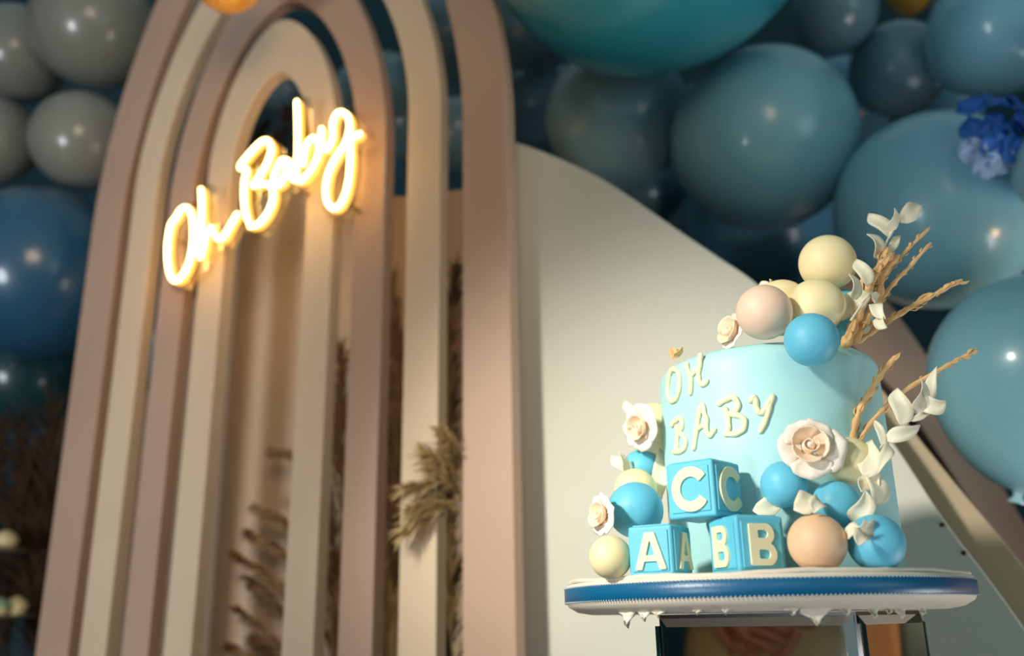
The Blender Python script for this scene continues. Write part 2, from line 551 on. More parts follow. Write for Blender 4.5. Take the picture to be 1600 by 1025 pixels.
# ------------------------------------------------------------------ pampas and dried foliage
def plume(name, base, tip, bend, mt, label, cat, group, length=.1, n=150, fat=1.0, parent=None):
    base, tip = Vector(base), Vector(tip); L = (tip - base).length
    mid = (base + tip) / 2 + Vector(bend) * L
    P = spline([base, mid, tip], 8)
    root = empty(name, base, label, cat, group)
    obj('stem', tube(P, [.0022 - .0014 * i / (len(P) - 1) for i in range(len(P))], 5), mt, root)
    V = []; Fc = []
    for k in range(n):
        t = .22 + .78 * random.random() ** .8
        q = t * (len(P) - 1); i = min(int(q), len(P) - 2); p = P[i].lerp(P[i + 1], q - i)
        d = (P[i + 1] - P[i]).normalized()
        side = Vector((random.gauss(0, 1), random.gauss(0, 1), random.gauss(0, 1)))
        side = (side - d * side.dot(d)).normalized()
        ln = length * random.uniform(.5, 1.1) * (1.15 - .6 * t)
        dirv = (d * random.uniform(.8, 1.3) + side * random.uniform(.15, .55) * fat).normalized()
        x = dirv.cross(Vector((random.gauss(0, 1), random.gauss(0, 1), random.gauss(0, 1)))).normalized()
        pts = [p, p + dirv * ln * .5, p + dirv * ln + Vector((0, 0, -.22 * ln))]
        wds = [.0008, .0020, .0003]
        b = len(V)
        for a, wd in zip(pts, wds):
            V += [a - x * wd, a + x * wd]
        Fc += [(b, b + 1, b + 3, b + 2), (b + 2, b + 3, b + 5, b + 4)]
    tag(obj('plume', (V, Fc), mt, root), kind='stuff')
    return root


G1 = 'pampas plumes behind the right arch legs'
for (tx, ty), (bx, by), mt, d in (
        ((362, 1012), (480, 1130), pampas_tan, .16), ((376, 955), (500, 1110), pampas_tan, .19), ((372, 868), (500, 1010), pampas_tan, .17),
        ((388, 905), (510, 1060), pampas_tan, .22), ((392, 835), (520, 960), pampas_tan, .2), ((402, 795), (520, 900), pampas_tan, .17),
        ((430, 705), (520, 760), pampas_tan, .18), ((395, 1000), (530, 1150), pampas_tan, .24), ((470, 880), (540, 1080), pampas_tan, .2)):
    plume('pampas_plume', atp(bx, by, d), atp(tx, ty, d), (-.05, 0, .12), mt, 'tan pampas plume fanning left from behind innermost cream arch right leg', 'dried grass', G1, length=.058, n=230, fat=.75)
for (tx, ty), (bx, by), mt, d in (
        ((531, 545), (515, 800), pampas_tan, .17), ((520, 640), (530, 900), pampas_tan, .18), ((508, 760), (520, 1010), pampas_tan, .2), ((512, 880), (520, 1120), pampas_tan, .18)):
    plume('pampas_plume', atp(bx, by, d), atp(tx, ty, d), (.04, 0, .0), mt, 'brown pampas plume in narrow gap left of smaller mauve arch right leg', 'dried grass', G1 + ', left gap', length=.11, n=150)
for (tx, ty), (bx, by), mt, d in (
        ((606, 415), (615, 720), pampas_tan, .2), ((612, 480), (610, 800), pampas_tan, .18), ((603, 590), (610, 860), pampas_tan, .22), ((598, 690), (612, 960), pampas_tan, .17),
        ((606, 800), (606, 1080), pampas_tan, .2), ((596, 880), (604, 1120), pampas_pale, .15)):
    plume('pampas_plume', atp(bx, by, d), atp(tx, ty, d), (.04, 0, .0), mt, 'brown pampas plume in gap between smaller mauve and large cream right legs', 'dried grass', G1 + ', middle gap', length=.1, n=150)
for (tx, ty), (bx, by), mt, d in (
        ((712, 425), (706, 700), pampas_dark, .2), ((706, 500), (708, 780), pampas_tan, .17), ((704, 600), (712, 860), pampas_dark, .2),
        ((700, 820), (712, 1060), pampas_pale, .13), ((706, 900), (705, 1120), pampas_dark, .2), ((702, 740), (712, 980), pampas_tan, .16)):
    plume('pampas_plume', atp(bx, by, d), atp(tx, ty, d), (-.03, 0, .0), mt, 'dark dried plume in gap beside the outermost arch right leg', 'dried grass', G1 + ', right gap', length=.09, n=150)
for (tx, ty), (bx, by) in (((634, 826), (735, 775)), ((640, 762), (730, 770)), ((664, 706), (735, 765)), ((690, 676), (730, 760)), ((650, 795), (735, 800)), ((672, 735), (735, 790))):
    plume('pampas_plume', atp(bx, by, .075), atp(tx, ty, -.05), (0, 0, .06), pampas_pale, 'pale pampas tuft poking forward over the large cream arch right leg', 'dried grass', 'pampas tufts over the cream leg', length=.06, n=120, fat=1.1)

ORD = ('first', 'second', 'third', 'fourth', 'fifth', 'sixth', 'seventh', 'eighth', 'ninth', 'tenth', 'eleventh', 'twelfth')
GL = 'dark dried foliage at left'
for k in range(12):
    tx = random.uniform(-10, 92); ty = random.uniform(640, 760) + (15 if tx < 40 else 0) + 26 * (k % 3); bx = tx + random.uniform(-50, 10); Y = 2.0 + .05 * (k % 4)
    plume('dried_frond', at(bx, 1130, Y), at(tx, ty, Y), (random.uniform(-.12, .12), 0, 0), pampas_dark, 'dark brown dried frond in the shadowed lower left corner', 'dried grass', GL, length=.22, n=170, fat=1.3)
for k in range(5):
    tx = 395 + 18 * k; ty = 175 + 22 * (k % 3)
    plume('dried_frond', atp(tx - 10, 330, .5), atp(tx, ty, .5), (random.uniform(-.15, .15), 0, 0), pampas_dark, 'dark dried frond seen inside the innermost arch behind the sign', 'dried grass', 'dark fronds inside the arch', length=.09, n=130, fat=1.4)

for g in set(o['group'] for o in COL.objects if o.get('category') == 'dried grass'):
    mem = [o for o in COL.objects if o.get('group') == g and o.get('category') == 'dried grass']
    hi = {}
    for o in mem:
        pts = [WORLD[o.name] + v.co for ch in COL.objects if ch.parent == o and ch.type == 'MESH' for v in ch.data.vertices]
        hi[o.name] = max((p.z - CAM_H) / max(.1, (p - O3).dot(FWD)) for p in pts)
    for k, o in enumerate(sorted(mem, key=lambda q: -hi[q.name])):
        o['label'] = o['label'] + ', ' + ORD[k] + ' from top'

# ------------------------------------------------------------------ sweets on thin shelves at the left edge
plate_m = mat('smoky_acrylic', (120, 110, 96), .25, spec=.6)
sweet_cream = mat('sweet_cream', (226, 208, 158), .5); sweet_green = mat('sweet_green', (150, 176, 140), .5)
for (x, y), nm in (((-22, 864), 'upper'), ((-14, 966), 'lower')):
    P = at(x, y, 1.9)
    obj_ = obj('cake_stand', lathe([(0, 0), (.075, 0), (.08, .003), (.08, .006), (.074, .005), (0, .004)], P, 40), plate_m, origin=P)
    tag(obj_, nm + ' thin round serving plate at dark left edge', 'plate')
    obj('stem', lathe([(0, -.001), (.012, -.001), (.010, -.2 if nm == 'upper' else -P.z + .01), (.05, -.21 if nm == 'upper' else -P.z), (0, -.21 if nm == 'upper' else -P.z)], P, 20), plate_m, obj_)


def sweet(P, r, mt, label):
    o = obj('cupcake', lathe([(0, .0), (r * .8, .0), (r * .98, r * .55), (r, r * .62)], P, 24), sweet_cream, origin=P)
    tag(o, label, 'sweet', 'sweets at the left edge')
    obj('frosting', lathe([(r * 1.02, r * .6), (r * 1.05, r * .8), (r * .85, r * 1.15), (r * .45, r * 1.5), (r * .15, r * 1.62), (0, r * 1.66)], P, 24), mt, o)


sweet(at(6, 864, 1.88) + Vector((0, 0, .006)), .024, sweet_cream, 'cream-topped small cupcake on the upper thin plate at left edge')
sweet(at(22, 966, 1.87) + Vector((0, 0, .006)), .022, sweet_cream, 'cream-topped small cupcake on the lower thin plate, right of the green one')
sweet(at(-4, 966, 1.84) + Vector((0, 0, .006)), .020, sweet_green, 'green-topped small cupcake on the lower thin plate at left edge')

# ------------------------------------------------------------------ neon sign
NEON = dict(
    O=([(110, 650), (82, 690), (68, 780), (68, 860), (82, 935), (108, 958), (145, 925), (175, 860), (190, 770), (190, 680), (178, 622), (152, 603), (125, 622)], True),
    h=([(230, 515), (233, 600), (230, 700), (218, 790), (226, 845), (240, 800), (256, 728), (280, 704), (295, 735), (320, 756), (350, 730), (375, 685), (405, 635)], False),
    B=([(470, 690), (448, 640), (438, 560), (440, 480), (450, 420), (418, 405), (480, 325), (530, 280), (560, 285), (570, 330), (545, 400), (505, 465), (482, 497), (540, 487), (574, 510), (578, 565), (552, 632), (510, 682), (470, 695)], False),
    a=([(655, 378), (622, 374), (595, 420), (582, 468), (594, 498), (620, 480), (642, 430), (656, 385), (660, 425), (672, 462), (695, 470)], False),
    b=([(695, 90), (698, 200), (698, 330), (690, 430), (705, 474), (738, 452), (774, 402), (800, 342), (800, 290), (780, 266), (752, 282), (732, 330), (726, 392)], False),
    y=([(815, 222), (815, 290), (828, 320), (850, 310), (868, 262), (870, 195), (886, 152), (915, 140), (943, 165), (950, 220), (930, 290), (890, 352), (852, 425), (835, 505), (841, 572), (870, 607), (905, 588), (935, 520), (950, 430), (954, 330), (950, 235)], False),
    z=([(932, 292), (970, 262), (1000, 246)], False))
ND = -.085
neon_front = emit('neon_tube_glow', (1.0, .62, .22), 15.0)
neon_side = emit('neon_side_glow', (1.0, .46, .07), 2.6)
acr = bpy.data.materials.new('clear_acrylic'); acr.use_nodes = True
nt = acr.node_tree; nt.nodes.clear()
tr = nt.nodes.new('ShaderNodeBsdfTransparent'); gl = nt.nodes.new('ShaderNodeBsdfGlossy'); mx = nt.nodes.new('ShaderNodeMixShader')
ly = nt.nodes.new('ShaderNodeLayerWeight'); ou = nt.nodes.new('ShaderNodeOutputMaterial')
tr.inputs[0].default_value = (.95, .93, .88, 1); gl.inputs['Roughness'].default_value = .05; ly.inputs[0].default_value = .25
mu = nt.nodes.new('ShaderNodeMath'); mu.operation = 'MULTIPLY'; mu.inputs[1].default_value = .35
nt.links.new(ly.outputs['Fresnel'], mu.inputs[0]); nt.links.new(mu.outputs[0], mx.inputs[0]); nt.links.new(tr.outputs[0], mx.inputs[1]); nt.links.new(gl.outputs[0], mx.inputs[2]); nt.links.new(mx.outputs[0], ou.inputs[0])
sign_c = atp(420, 300, ND)
sign = empty('neon_sign', sign_c, 'glowing warm script sign reading Oh Baby mounted on the arches', 'sign')


def plane_uv(P):
    q = Vector(P) - AO
    return q.dot(AU) / S, (q.z - CAM_H) / S


strokes_uv = []
for k, (pts, closed) in NEON.items():
    W = [atp(240 + X / 3.106, 130 + Yy / 3.106, ND) for X, Yy in pts]
    sp = spline(W, 5, closed)
    t_ = obj('neon_tube', tube(sp, .0038, 8, closed), neon_front, sign)
    t_['label'] = 'bright white-yellow tube stroke'
    back = [p + AN * .009 for p in sp]
    b_ = obj('silicone_wall', tube(back, .0053, 8, closed, nrm=AN, flat=1.1), neon_side, sign)
    b_['label'] = 'amber tube wall'
    strokes_uv.append([plane_uv(p) for p in sp] + ([plane_uv(sp[0])] if closed else []))


def seg_d(x, y, a, b):
    dx, dy = b[0] - a[0], b[1] - a[1]; l2 = dx * dx + dy * dy or 1e-12
    t = max(0, min(1, ((x - a[0]) * dx + (y - a[1]) * dy) / l2))
    return math.hypot(x - a[0] - dx * t, y - a[1] - dy * t)


def back_fn(x, y):
    best = 9
    for st in strokes_uv:
        for a, b in zip(st[::2], st[2::2]):
            if abs(a[0] - x) < .12 and abs(a[1] - y) < .12:
                best = min(best, seg_d(x, y, a, b))
    return best - .028


us = [p[0] for st in strokes_uv for p in st]; zs = [p[1] for st in strokes_uv for p in st]
acp = sdf_plate(back_fn, min(us) - .05, max(us) + .05, min(zs) - .05, max(zs) + .05, .0085, .006, lambda u, z, d: apl(u, z, ND + .024 + (.006 - d)))
obj('acrylic_backing', acp, acr, sign, smooth=False)
steel = mat('standoff_steel', (190, 180, 160), .25, metal=1)
for x, y in ((268, 372), (376, 272), (542, 224), (543, 318), (462, 292)):
    p = atp(x, y, ND + .03)
    obj('standoff', tube([p, p + AN * (.055 * S - .0005)], .004, 10), steel, sign)

# ------------------------------------------------------------------ cake board, plinth
ZB = 1.0795
BC = Vector((.215, .84, ZB)); BR = .171
board = obj('cake_board', lathe([(0, 0), (BR - .012, .0), (BR - .005, .0006), (BR - .0005, -.001), (BR, -.004), (BR, -.0155), (BR - .002, -.019), (BR - .010, -.0235), (BR - .022, -.0255), (0, -.026)], BC, 128), f_board, origin=BC)
tag(board, 'round cream cake board with blue satin ribbon around its rim', 'cake board')
obj('ribbon', lathe([(BR + .0004, -.0032), (BR + .0016, -.0040), (BR + .0016, -.0148), (BR + .0004, -.0156)], BC, 128), f_ribbon, board)
V = []; Fc = []
nb = 330
for k in range(nb):
    a = 2 * pi * k / nb
    for z, s_ in ((-.0034, 1), (-.0154, -1)):
        c = BC + Vector((cos(a) * (BR + .0012), sin(a) * (BR + .0012), z))
        v, f = ball(c, .0008, 6, 4)
        V, Fc = join((V, Fc), (v, f)) if False else (V + v, Fc + [tuple(i + len(V) for i in q) for q in f])
tag(obj('ribbon_trim', (V, Fc), f_trim, board), kind='stuff')
# raised uneven cream lip on the rim
V = []; rr = []
for k in range(90):
    a = 2 * pi * k / 90
    V.append(BC + Vector((cos(a) * (BR - .004), sin(a) * (BR - .004), .0008 + .0012 * sin(7 * a) * sin(3 * a + 1) + .0006 * random.random())))
obj('fondant_lip', tube(V, .0024, 8, True, flat=.75), f_board, board)
# ragged flaps of fondant folded under the rim
for x, y, wd, ln, yy in ((955, 938, 16, 24, .74), (975, 944, 13, 16, .72), (1000, 940, 15, 12, .71), (1070, 934, 10, 9, .69), (1123, 936, 8, 9, .685), (1233, 934, 16, 12, .682), (1268, 934, 24, 24, .682), (1318, 936, 14, 14, .69), (1362, 936, 13, 17, .70), (1385, 934, 10, 12, .705), (1405, 936, 18, 18, .71), (1440, 936, 16, 14, .725)):
    ln *= 1.25; wd *= 1.7
    P = at(x, y, yy); P.z = ZB - .0215
    rad_ = Vector((P.x - BC.x, P.y - BC.y, 0)); rad_ = rad_.normalized() * min(rad_.length, BR - .010)
    P = Vector((BC.x, BC.y, P.z)) + rad_; out = rad_.normalized()
    tg = Vector((-out.y, out.x, 0)); s_ = .70 / F_PX
    V = []; rows = 4; cols = 5
    for i in range(rows):
        t = i / (rows - 1)
        for j in range(cols):
            q = j / (cols - 1) * 2 - 1
            V.append(P + tg * (q * wd * s_ * (1 - .8 * t) + random.uniform(-1, 1) * s_ * 1.5 + t * s_ * 4) + Vector((0, 0, -t * ln * s_ * (1 - .4 * abs(q)))) - out * (.002 + .006 * t * (1 - t)) + out * (.003 * t * (j % 2)))
    Fc = [(i * cols + j, i * cols + j + 1, (i + 1) * cols + j + 1, (i + 1) * cols + j) for i in range(rows - 1) for j in range(cols - 1)]
    obj('fondant_flap', (V, Fc), f_board, board, solid=.0016)

PHI = radians(38); PW = .168
nf = Vector((-sin(PHI), -cos(PHI), 0)); nr = Vector((cos(PHI), -sin(PHI), 0))
PC = Vector((.24, .84, 0)); PTOP = ZB - .0265
mirror = mat('mirror_glass', (205, 205, 200), .03, metal=1)
frame_dark = mat('plinth_dark', (24, 22, 20), .3, spec=.6)
frame_green = mat('glass_edge', (18, 58, 52), .12, spec=.8)
plinth = empty('mirrored_plinth', PC, 'square mirrored plinth with glass faces under the cake board', 'plinth')
obj('body', box(PC + Vector((0, 0, PTOP / 2)), (nr, nf, AX[2]), (PW, PW, PTOP)), frame_dark, plinth, smooth=False)
for nn, tt in ((nf, nr), (nr, nf), (-nf, nr), (-nr, nf)):
    h0, h1 = .03, PTOP - .003; hw = PW / 2 - .0015; bv = .007
    c = PC + nn * (PW / 2 + .0002)
    V = []
    for e, dd in ((0, 0), (bv, .0028)):
        for a, b in ((-hw + e, h0 + e), (hw - e, h0 + e), (hw - e, h1 - e), (-hw + e, h1 - e)):
            V.append(c + tt * a + Vector((0, 0, b)) + nn * (.0008 + dd))
    obj('mirror_panel', (V, [(4, 5, 6, 7)] + [(i, (i + 1) % 4, 4 + (i + 1) % 4, 4 + i) for i in range(4)]), mirror, plinth, smooth=False)
for s1, s2 in ((1, 1), (1, -1), (-1, 1), (-1, -1)):
    p = PC + nf * (s1 * (PW / 2 + .0012)) + nr * (s2 * (PW / 2 + .0012))
    obj('edge_strip', box(p + Vector((0, 0, PTOP / 2 - .004)), (nr, nf, AX[2]), (.0035, .0035, PTOP - .01)), frame_green, plinth, smooth=False)

# ------------------------------------------------------------------ cake
CC = Vector((.239, .84, ZB)); CR = .0995; CH = .195
cake = empty('cake', CC, 'tall pale mint fondant cake with raised cream letters OH BABY', 'cake')
prof = [(0, .0005), (CR - .001, .0005), (CR, .003)] + [(CR, .003 + (CH - .018) * k / 8) for k in range(1, 9)]
for k in range(1, 9):
    a = pi / 2 * k / 8
    prof.append((CR - .015 + .015 * cos(a), CH - .015 + .015 * sin(a)))
prof += [(CR * .5, CH + .0004), (0, CH + .0005)]
obj('cake_body', lathe(prof, CC, 128), f_mint, cake)
CAKE_L = dict(
    O=[([(165, 240), (205, 268), (215, 350), (203, 440), (172, 492), (138, 485), (120, 425), (127, 330), (142, 265)], True)],
    H=[([(268, 200), (284, 260), (303, 300), (306, 360), (300, 435)], False), ([(300, 300), (335, 262), (370, 225)], False), ([(382, 128), (378, 200), (366, 280), (374, 338), (404, 364), (432, 338)], False)],
    B=[([(153, 688), (180, 655), (216, 632), (238, 670), (228, 718), (205, 748), (240, 770), (264, 815), (258, 860), (228, 895), (165, 902)], False), ([(192, 700), (200, 750), (194, 820), (190, 895)], False)],
    A=[([(328, 872), (345, 770), (365, 630), (395, 525), (412, 590), (432, 660), (428, 725), (455, 772), (492, 730)], False), ([(360, 715), (395, 695), (430, 665)], False)],
    B2=[([(530, 518), (590, 482), (645, 468), (682, 512), (672, 568), (620, 600), (690, 612), (736, 655), (726, 718), (675, 755), (582, 762)], False), ([(580, 560), (600, 620), (606, 690), (600, 755)], False)],
    Y=[([(785, 492), (805, 468), (822, 480), (830, 545), (856, 590), (895, 570), (928, 505), (960, 462)], False), ([(958, 465), (935, 540), (908, 640), (862, 738)], False)])


def on_cake(px, py, extra=0):
    v = (FWD * F_PX + RGT * (px - 800) + UPV * (512.5 - py)).normalized()
    o = O3 - CC; R = CR + extra
    a = v.x * v.x + v.y * v.y; b = o.x * v.x + o.y * v.y; c = o.x * o.x + o.y * o.y - R * R
    D = max(b * b - a * c, 0)
    return O3 + v * ((-b - math.sqrt(D)) / a)


for k, sts in CAKE_L.items():
    parts = []
    for pts, cl in sts:
        W = [on_cake(1020 + X / 5.127, 530 + Yy / 5.127, .0010) for X, Yy in pts]
        sp = spline(W, 6, cl)
        nrm = Vector((sp[0].x - CC.x, sp[0].y - CC.y, 0)).normalized()
        rads = [.0025 * (1 + .10 * sin(i * .9 + len(k))) for i in range(len(sp))]
        parts.append(tube(sp, rads, 10, cl, nrm=nrm, flat=.85))
    obj('letter', join(*parts), f_letter, cake)['label'] = 'raised cream letter ' + k[0]

# ------------------------------------------------------------------ lettered blocks
def d_box(x, y, x0, y0, x1, y1):
    return max(x0 - x, x - x1, y0 - y, y - y1)


def d_bar(x, y, a, b, w_):
    dx, dy = b[0] - a[0], b[1] - a[1]; l = math.hypot(dx, dy); dx /= l; dy /= l
    t = (x - a[0]) * dx + (y - a[1]) * dy; s_ = abs((x - a[0]) * -dy + (y - a[1]) * dx)
    return max(s_ - w_, -t, t - l)


def l_A(x, y):
    d = min(d_bar(x, y, (.12, -.05), (.475, 1.05), .10), d_bar(x, y, (.88, -.05), (.525, 1.05), .10), d_box(x, y, .25, .22, .75, .38))
    return max(d, -y, y - 1)


def l_B(x, y):
    d = d_box(x, y, .10, 0, .33, 1)
    for cx, cy, R, hw in ((.52, .745, .18, .085), (.54, .265, .195, .085)):
        ringd = abs(math.hypot(x - cx, y - cy) - R) - hw
        d = min(d, max(ringd, cx - x), d_box(x, y, .2, cy + R - hw, cx, cy + R + hw), d_box(x, y, .2, cy - R - hw, cx, cy - R + hw))
    return max(d, -y, y - 1)


def l_C(x, y):
    dx, dy = x - .52, y - .5
    d = abs(math.hypot(dx, dy * .98) - .385) - .115
    return max(d, dx - abs(dy) * 1.25 - .04 if dx > 0 else -1)


LET = dict(A=l_A, B=l_B, C=l_C)
f_block = mat('fondant_block', (98, 194, 220), .45, bump=.06, bscale=300, sub=.08, var=.04, vscale=25)


def block(ch, px, py, Y, yaw, w_, z0, label, size=.72):
    """px,py,Y: near vertical edge; yaw: front-left face normal turned left by yaw"""
    n1 = Vector((-sin(yaw), -cos(yaw), 0)); n2 = Vector((cos(yaw), -sin(yaw), 0))
    E_ = at(px, py, Y); E_.z = z0
    c = E_ - (n1 + n2) * (w_ / 2) + Vector((0, 0, w_ / 2))
    root = empty('letter_block', (c.x, c.y, z0), label, 'block', 'lettered fondant blocks')
    obj('block_body', box(c, (n2, n1, AX[2]), (w_ - .0016, w_ - .0016, w_)), f_block, root, smooth=False, bevel=.0022)
    for nn in (n1, n2, -n1, -n2):
        tt = Vector((0, 0, 1)).cross(nn)
        hw = w_ * .40
        obj('face_panel', box(c + nn * (w_ / 2 - .0006), (tt, AX[2], nn), (hw * 2, hw * 2, .0017)), f_block, root, smooth=False, bevel=.0007)
        if nn in (n1, n2):
            L = w_ * size
            o_ = c + nn * (w_ / 2 + .0001) - tt * (L * .47) - Vector((0, 0, L * .5))
            pl_ = sdf_plate(LET[ch], -.06, 1.06, -.04, 1.04, .032, .0019, lambda u, v, d: o_ + tt * (u * L) + Vector((0, 0, v * L)) + nn * d)
            obj('letter', pl_, f_letter, root, smooth=False, bevel=.0004)['label'] = 'cream letter ' + ch
    obj('top_panel', box(c + Vector((0, 0, w_ / 2 + .0002)), (n2, n1, AX[2]), (w_ * .8, w_ * .8, .0016)), f_block, root, smooth=False, bevel=.0006)
    return c


wA, wB, wC = .0385, .0425, .0445
block('A', 1052, 860, .708, radians(32.7), wA, ZB + .0006, 'blue fondant block with cream letter A, lower left of the three')
block('B', 1152, 850, .692, radians(71.7), wB, ZB + .0006, 'blue fondant block with cream letter B, lower right of the three')
block('C', 1117, 770, .712, radians(42.5), wC, ZB + .0025 + max(wA, wB), 'blue fondant block with cream letter C stacked on the other two', size=.78)

# ------------------------------------------------------------------ fondant balls
def fball(px, py, r, Y, mt, label, grp, rest=None, sq=(1, 1, 1)):
    P = at(px, py, Y); R = px2m(r, P) * cos(math.atan(math.hypot(px - 800, py - 512) / F_PX)) ** .5
    if rest is not None: P.z = rest + R * sq[2]
    tag(obj('fondant_ball', ball(P, R, 40, 24, sq), mt, origin=P), label, 'ball', grp)
    return P, R


GT, GLF, GR = 'fondant balls on cake top', 'fondant balls left of cake', 'fondant balls right of cake'
fball(1194, 488, 44, .743, f_peach, 'pale peach fondant ball at left of the top pile', GT)
fball(1268, 531, 43, .713, f_blue, 'blue fondant ball overhanging the front top edge of the cake', GT)
fball(1275, 478, 45, .752, f_cream, 'cream fondant ball in middle of top pile under the highest one', GT, sq=(1.02, 1, .96))
fball(1222, 481, 45, .80, f_cream, 'cream fondant ball peeking behind the pale peach one on top', GT)
fball(1318, 495, 45, .795, f_blue, 'blue fondant ball half hidden behind dried stems on cake top', GT)
fball(1293, 411, 45, .78, f_cream, 'cream fondant ball at the very top of the pile', GT)
fball(1022, 655, 26, .875, f_cream, 'small cream fondant ball behind the left rose', GLF)
fball(1003, 732, 30, .875, f_blue, 'small blue fondant ball under the left rose', GLF)
fball(993, 766, 34, .84, f_cream, 'cream fondant ball peeking over the big blue one at left', GLF)
fball(993, 797, 44, .795, f_blue, 'big blue fondant ball behind the A block', GLF)
fball(954, 871, 34, .74, f_cream, 'cream fondant ball on the board left of the A block', GLF, rest=ZB + .0004)
fball(1225, 757, 37, .723, f_blue, 'blue fondant ball directly below the front rose', GR)
fball(1328, 720, 38, .722, f_cream, 'cream fondant ball right of the front rose', GR)
fball(1306, 788, 38, .714, f_blue, 'blue fondant ball between the peach ball and the cream ball at right', GR)
fball(1277, 849, 47, .69, f_tan, 'peach fondant ball on the board right of the B block', GR, rest=ZB + .0004)
fball(1368, 843, 46, .693, f_blue, 'blue fondant ball farthest right on the board', GR, rest=ZB + .0004)

# ------------------------------------------------------------------ sugar roses, leaves, dried stems
def petal(c, n, az, R, Hh, open_, width, ruffle, curl):
    x, y, n = frame(n)
    V = []; nu, nv = 8, 7
    for i in range(nv):
        t = i / (nv - 1)
        for j in range(nu):
            s_ = j / (nu - 1) * 2 - 1
            tt = t * (1 - .22 * s_ ** 4)
            a = az + s_ * width * (.45 + .55 * sin(min(1, tt * 1.25) * pi / 2))
            rho = R * (.12 + .88 * tt ** open_)
            hh = Hh * tt - curl * max(0, tt - .6) ** 2 * Hh * 5
            wob = ruffle * R * tt * sin(s_ * 7 + az * 3) * .5
            V.append(c + (x * cos(a) + y * sin(a)) * (rho + wob * .4) + n * (hh + wob))
    return V, [(i * nu + j, i * nu + j + 1, (i + 1) * nu + j + 1, (i + 1) * nu + j) for i in range(nv - 1) for j in range(nu - 1)]


def rose(c, n, R, label, spread=1.0, grp=None):
    c = Vector(c)
    root = empty('sugar_rose', c, label, 'flower', grp)
    X, Y_, N_ = frame(n)
    # a rolled heart: one petal wound into a spiral
    V = []; nu, nv = 26, 5
    for i in range(nv):
        t = i / (nv - 1)
        for j in range(nu):
            q = j / (nu - 1); a = q * 2.1 * pi
            rho = R * (.07 + .19 * q) * (.75 + .35 * t)
            V.append(c + (X * cos(a) + Y_ * sin(a)) * rho + N_ * (R * (.60 * t - .06 * q + .03 * sin(a * 1.5) * t)))
    obj('bud', (V, [(i * nu + j, i * nu + j + 1, (i + 1) * nu + j + 1, (i + 1) * nu + j) for i in range(nv - 1) for j in range(nu - 1)]), f_rose_in, root, solid=.0008)
    obj('heart', lathe([(R * .24, 0), (R * .17, R * .30), (R * .06, R * .50), (0, R * .53)], c, 14, axis=n), f_rose, root)
    for li, (num, rr, hh, op, wd, cl) in enumerate(((3, .56, .60, .55, 1.2, .12), (5, 1.0 * spread, .34, .95, .86, .45))):
        for k in range(num):
            obj('petal', petal(c, n, 2 * pi * k / num + li * .9 + random.uniform(-.15, .15), R * rr * (random.uniform(.80, 1.12) if li else 1), R * hh * random.uniform(.9, 1.1), op, wd, (.03, .13)[li], cl),
                f_rose_in if li < 1 else f_rose, root, solid=.0008)
    return root


rose(at(1262, 699, .708), (-.15, -1, .05), px2m(53, at(1262, 699, .70)), 'open pale blush sugar rose on the front right of the cake')
rose(at(1006, 668, .845), (-.85, -.6, -.1), px2m(38, at(1008, 670, .79)), 'ruffled blush sugar rose at left side of the cake')
rose(at(946, 806, .775), (-.9, -.45, .1), px2m(36, at(948, 806, .775)), 'ruffled blush sugar rose low at left behind the cream ball')
rose(at(1150, 522, .768), (-.85, -.4, .25), px2m(40, at(1146, 520, .765)), 'small cupped blush sugar rose on the top left edge of cake', .75)


def leaf(base, tip, wd, side, curl=.15, fold=.25, nseg=7, twist=0):
    """curved pointed leaf, faces 'side'"""
    base, tip, side = Vector(base), Vector(tip), Vector(side)
    d = tip - base; L = d.length; d.normalize()
    up = (side - d * side.dot(d)).normalized(); x = d.cross(up)
    V = []
    for i in range(nseg + 1):
        t = i / nseg
        wv = wd * 1.4 * (sin(pi * min(1, t ** .8 * .96 + .03)) ** .85) if 0 < t < 1 else wd * .06
        tw = twist * (t - .35); xx = x * cos(tw) + up * sin(tw); uu = up * cos(tw) - x * sin(tw)
        p = base + d * (L * t) + up * (curl * L * sin(pi * t)) + x * (wd * .22 * twist * sin(2 * pi * t))
        for q in (-1, -.5, 0, .5, 1):
            V.append(p + xx * (wv * q) + uu * (fold * wv * (q * q) + .12 * wv * sin(t * 6 + q * 2)))
    return V, [(i * 5 + j, i * 5 + j + 1, (i + 1) * 5 + j + 1, (i + 1) * 5 + j) for i in range(nseg) for j in range(4)]


TOCAM = (-.1, -1, -.1)


def sprig(name, label, stem_px, leaves, Y0, Y1=None, stem_r=.0012, mt=leaf_white):
    Y1 = Y1 or Y0
    n = len(stem_px)
    W = [at(x, y, Y0 + (Y1 - Y0) * i / max(1, n - 1)) for i, (x, y) in enumerate(stem_px)]
    root = empty(name, W[0], label, 'sprig')
    sp = spline(W, 5)
    obj('stem', tube(sp, [stem_r * (1 - .5 * i / len(sp)) for i in range(len(sp))], 6), mt, root)
    for k, (bx, by, tx, ty, wd, cu) in enumerate(leaves):
        i = min(range(n), key=lambda q: (stem_px[q][0] - bx) ** 2 + (stem_px[q][1] - by) ** 2)
        Y = W[i].y
        b = at(bx, by, Y); tp = at(tx, ty, Y - .010 * (1 if k % 2 else -1))
        obj('leaf', leaf(b, tp, px2m(wd, b), (TOCAM[0] + .45 * sin(k * 2.1), -1, .35 * cos(k * 1.7)), cu, .25, 9, (1.3, -1.0, .8, -1.4)[k % 4]), mt, root, solid=.0006)
    return root


